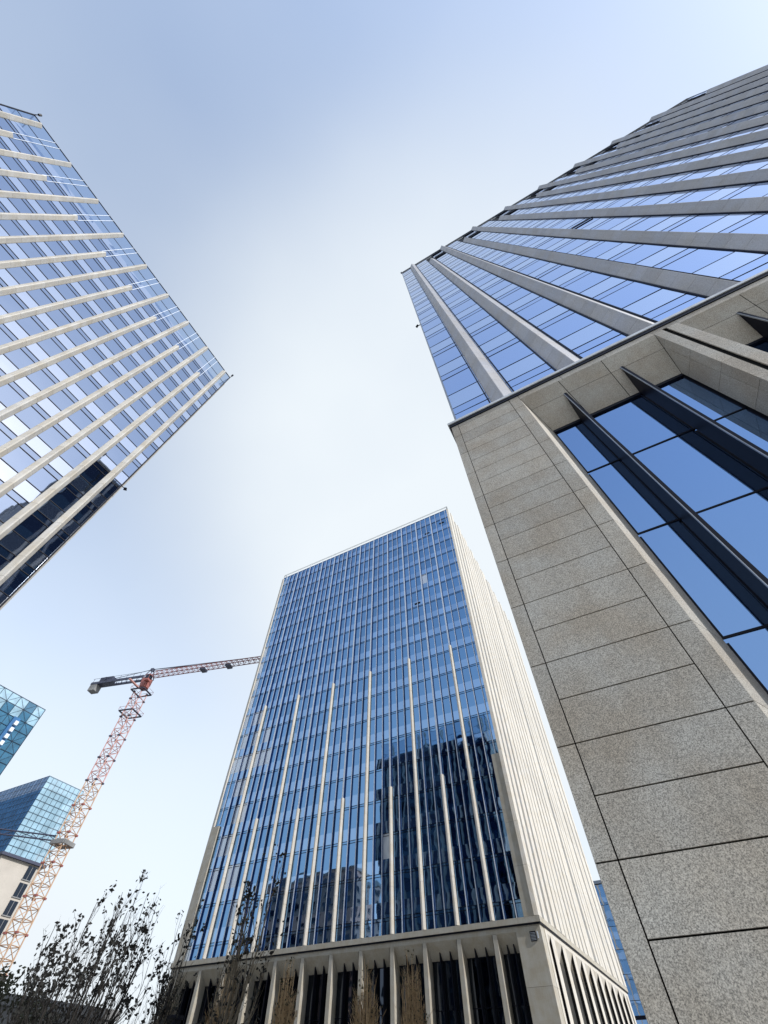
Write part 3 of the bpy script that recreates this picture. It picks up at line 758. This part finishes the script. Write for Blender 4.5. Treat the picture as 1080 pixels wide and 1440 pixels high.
    c.box(F, -.5, .5, -.5, .5, 81.0, 81.8); c.build('tower_head', M['crane_dark'], root)
    # jib: triangular truss towards the middle tower
    zb_, zt_ = 78.9, 80.9; L = 46.0
    b = MB()
    for v in (-.85, .85): b.tube([F(1.2, v, zb_), F(L, v, zb_)], .15, 4)
    b.tube([F(1.2, 0, zt_), F(L, 0, zt_ - .6)], .17, 4)
    n = 26
    for k in range(n):
        u0, u1 = 1.2 + (L - 1.2) * k / n, 1.2 + (L - 1.2) * (k + 1) / n; um = (u0 + u1) / 2
        for v in (-.85, .85):
            b.tube([F(u0, v, zb_), F(um, 0, zt_ - .6 * um / L)], .075, 4); b.tube([F(um, 0, zt_ - .6 * um / L), F(u1, v, zb_)], .075, 4)
        b.tube([F(u0, -.85, zb_), F(u0, .85, zb_)], .075, 4); b.tube([F(u0, -.85, zb_), F(u1, .85, zb_)], .06, 4)
    b.build('jib', M['crane_mauve'], root)
    b = MB(); b.tube([F(0, 0, 81.6), F(16, 0, zt_ - .2)], .12, 4); b.tube([F(0, 0, 81.6), F(36, 0, zt_ - .5)], .12, 4); b.tube([F(0, 0, 81.6), F(-14, 0, 80.2)], .12, 4); b.build('stay_bar', M['crane_dark'], root)
    for u in (19.0, 27.5):
        b = MB(); b.box(F, u - .8, u + .8, -1.0, 1.0, zb_ - .7, zb_ - .2); b.tube([F(u - .5, -1, zb_ - .3), F(u - .5, 1, zb_ - .3)], .3, 6); b.build('trolley', M['crane_dark'], root)
    # counter jib
    b = MB()
    for v in (-1.0, 1.0): b.box(F, -20.0, -1.2, v - .18, v + .18, 78.4, 79.1)
    for k in range(10): b.tube([F(-1.5 - 1.8 * k, -1, 78.7), F(-3.3 - 1.8 * k, 1, 78.7)], .1, 4)
    b.box(F, -19.5, -12, -.95, .95, 78.35, 78.6)
    for v in (-1.25, 1.25):
        b.tube([F(-19.8, v, 80.2), F(-2, v, 80.2)], .06, 4)
        for k in range(8): b.tube([F(-2.5 - 2.4 * k, v, 78.6), F(-2.5 - 2.4 * k, v, 80.2)], .05, 4)
    b.build('counter_jib', M['crane_dark'], root)
    b = MB(); b.box(F, -17.5, -13.0, -1.0, 1.0, 79.2, 80.6); b.tube([F(-15.5, -1.2, 80.0), F(-15.5, 1.2, 80.0)], .55, 8); b.build('winch', M['crane_dark'], root)
    for q in range(4):
        b = MB(); b.box(F, -19.9 + q * .62, -19.35 + q * .62, -1.1, 1.1, 76.4, 79.25); b.build('counterweight', M['slab'], root)
crane()

# ================================================================== trees and shrubs
M['bark_dark'] = plain('dark_bark', (.016, .013, .011), .9, scale=12)
M['bark_tan'] = plain('tan_twigs', (.46, .32, .18), .9, scale=6, var=.3)
M['bark_grey'] = plain('grey_bark', (.17, .14, .10), .9, scale=10, var=.3)
M['leaf_dark'] = plain('withered_dark_leaf', (.012, .012, .010), .8, scale=9, var=.45)
M['leaf_olive'] = plain('olive_leaf', (.032, .036, .014), .7, scale=9, var=.4)

def leaf(mb, p, s, r):
    a = Vector((r.gauss(0, 1), r.gauss(0, 1), r.gauss(0, 1))).normalized(); b = a.cross(Vector((r.gauss(0, 1), r.gauss(0, 1), r.gauss(0, .6)))).normalized(); c = a.cross(b) * .25 * s
    l_ = s * r.uniform(.7, 1.3)
    mb.quad([p - a * l_ * .5, p + b * s * .3 + c * .3, p + a * l_ * .5, p - b * s * .3 + c * .3])

def upright(root_pos, H, n, spread, r0, name, label, group, bark, leafm, seed, leaf_p, leaf_s, zones=None, sides=7, wig=1.0, lean=(0, 0), arc=.35):
    """many-stemmed upright tree: steep forking stems, side branches, fine twigs, leaves in small bunches on the twigs"""
    r = random.Random(seed); base = Vector(root_pos)
    root = thing(name, label, 'tree', root_pos, group)
    tr = MB(); lf = MB()
    up = Vector((lean[0], lean[1], H)).normalized()
    tr.tube([base + up * (H * t) + Vector((r.gauss(0, .012), r.gauss(0, .012), 0)) for t in (0, .12, .25, .4, .55)], [r0 * 1.3, r0 * 1.1, r0 * .9, r0 * .65, r0 * .3], 7)
    def bough(st, d, L, rad, kink, m):
        """a bending branch; returns its points"""
        pts = [st]; d = d.normalized()
        for q in range(m):
            d = (d + Vector((r.gauss(0, kink), r.gauss(0, kink), .10))).normalized(); pts.append(pts[-1] + d * (L / m))
        return pts
    def bunch(p, scale=1.0):
        for q in range(r.choice((1, 1, 2, 2, 3))): leaf(lf, p + Vector((r.gauss(0, .35), r.gauss(0, .35), r.gauss(0, .35))) * leaf_s, leaf_s * r.uniform(.6, 1.25) * scale, r)
    for i in range(n):
        an = r.uniform(0, 6.283) if n > 3 else i * 2.1; rr = spread * math.sqrt(r.random()); h = H * r.uniform(.72, 1.0) * (1 - .30 * (rr / spread) ** 2)
        z0 = H * r.uniform(.06, .30); st = base + up * z0; out = Vector((math.cos(an), math.sin(an), 0)) * rr
        tip = base + Vector((lean[0] * h / H, lean[1] * h / H, h)) + out
        pts = []
        for q in range(8):
            t = q / 7; p = st.lerp(tip, t) + out * (math.sin(math.pi * t) * arc) + Vector((r.gauss(0, .010), r.gauss(0, .010), 0)) * H * .35 * wig * t
            pts.append(p)
        rad = r0 * r.uniform(.38, .62); tr.tube(pts, [rad * (1 - .86 * q / 7) for q in range(8)], 5)
        for q in range(sides):
            t = r.uniform(.22, .97); k = min(int(t * 7), 6); p = pts[k].lerp(pts[k + 1], t * 7 - k); d = (pts[k + 1] - pts[k]).normalized()
            a2 = r.uniform(0, 6.283); d2 = d + Vector((math.cos(a2), math.sin(a2), r.uniform(0, .4))) * r.uniform(.35, .75)
            L = H * r.uniform(.07, .17) * (1.15 - .55 * t); rb = max(rad * (1 - .86 * t) * .6, .003)
            bp = bough(p, d2, L, rb, .12, 4); tr.tube(bp, [rb * (1 - .7 * j / 4) for j in range(5)], 4)
            for j in range(4):
                k2 = r.randrange(1, 4); p2 = bp[k2].lerp(bp[k2 + 1], r.random()); a3 = r.uniform(0, 6.283)
                tp = bough(p2, d2.normalized() + Vector((math.cos(a3), math.sin(a3), .3)) * .7, L * r.uniform(.25, .5), 0, .15, 2)
                tr.tube(tp, [rb * .5, rb * .4, rb * .22], 3)
                zz = (tp[-1].z - base.z) / H
                for p3 in (tp[-1], tp[1], bp[-1]):
                    if r.random() < leaf_p * (zones(zz) if zones else 1): bunch(p3)
        if r.random() < leaf_p: bunch(pts[-1])
    tr.build('trunk', bark, root, True)
    if lf.f: lf.build('crown', leafm, root)
    return root

tg = 'trees and tall shrubs at the foot of the towers'
upright((-9.72, 6.98, 0), 4.85, 30, 1.05, .05, 'bare_tree', 'dark many-stemmed tree at the lower left with clumps of withered leaves', tg, M['bark_dark'], M['leaf_dark'], 3, .50, .08,
        zones=lambda z: (1.0 if .58 < z < .74 else .42 if z < .58 else .50), sides=10)
upright((-11.3, 5.2, 0), 3.1, 16, .8, .035, 'bare_tree', 'low leafy dark shrub tree at the bottom left corner', tg, M['bark_dark'], M['leaf_olive'], 5, .38, .085)
upright((-13.5, 14.8, 0), 7.6, 11, .75, .085, 'bare_tree', 'tall thin tree with sparse dark leaves before the blue tower left side', tg, M['bark_grey'], M['leaf_dark'], 8, .42, .14, zones=lambda z: (1.0 if .68 < z < .93 else .45), sides=9, lean=(.55, .45), arc=.2)
upright((-14.75, 13.6, 0), 7.0, 8, .55, .05, 'bare_tree', 'slender whip-like tree beside the left edge of the blue tower', tg, M['bark_dark'], M['leaf_dark'], 9, .28, .12, sides=7, lean=(.15, .1), arc=.15)
upright((-14.3, 12.2, 0), 5.0, 5, .4, .03, 'bare_tree', 'few thin leafy shoots in front of the sky left of the blue tower', tg, M['bark_dark'], M['leaf_dark'], 12, .32, .11, sides=6, lean=(.1, .2), arc=.15)
for q, (x, y, h, sd, ld) in enumerate(((-17.4, 36.2, 8.3, 21, 'golden-brown fastigiate tree nearest the podium corner'), (-20.1, 35.0, 8.0, 22, 'golden-brown fastigiate tree second from the podium corner'),
                        (-25.2, 33.3, 8.1, 23, 'tan upright tree rising over the middle podium columns'), (-28.6, 31.5, 8.2, 24, 'tan upright tree before the left podium columns'),
                        (-31.6, 29.5, 8.0, 25, 'greyish-tan upright tree farthest left of the podium row'))):
    upright((x, y, 0), h, 46, .75, .15, 'fastigiate_tree', ld, tg, M['bark_tan'] if q != 4 else M['bark_grey'], M['leaf_olive'], sd, .07, .13, sides=8, arc=.25)

def evergreen():
    r = random.Random(40); px, py = -21.5, 12.5
    root = thing('evergreen_tree', 'dense dark green bushy tree low in the bottom left corner', 'tree', (px, py, 0), tg)
    t = MB(); t.tube([(px, py, 0), (px, py, 1.6), (px + .1, py, 3.0)], [.14, .11, .05], 7)
    for k in range(9):
        a = k * .7; t.tube([(px, py, 1.2 + .15 * k), (px + .7 * math.cos(a), py + .7 * math.sin(a), 1.9 + .18 * k)], [.05, .015], 4)
    t.build('trunk', M['bark_dark'], root)
    c = MB()
    cl = [Vector((px + r.gauss(0, 1.1), py + r.gauss(0, 1.1), 3.1 + r.uniform(-1.3, 1.1))) for k in range(46)]
    for k in range(4200):
        p = r.choice(cl); leaf(c, p + Vector((r.gauss(0, .22), r.gauss(0, .22), r.gauss(0, .17))), .13, r)
    c.build('crown', M['leaf_olive'], root)
evergreen()

# dark lamp head beyond the trees
def lamp():
    root = thing('street_lamp', 'dark lamp post with a boxy head among the trees at lower left', 'street lamp', (-17.6, 17.0, 0))
    F = frame((-17.6, 17.0), (1, 0), (0, 1))
    b = MB(); b.tube([F(0, 0, -1.6), F(0, 0, .6)], [.07, .05], 8); b.build('post', M['dark_metal'], root)
    b = MB(); b.box(F, -.16, .16, -.16, .16, .6, 1.9); b.box(F, -.2, .2, -.2, .2, 1.9, 2.0); b.build('lamp_head', M['dark_metal'], root)
lamp()
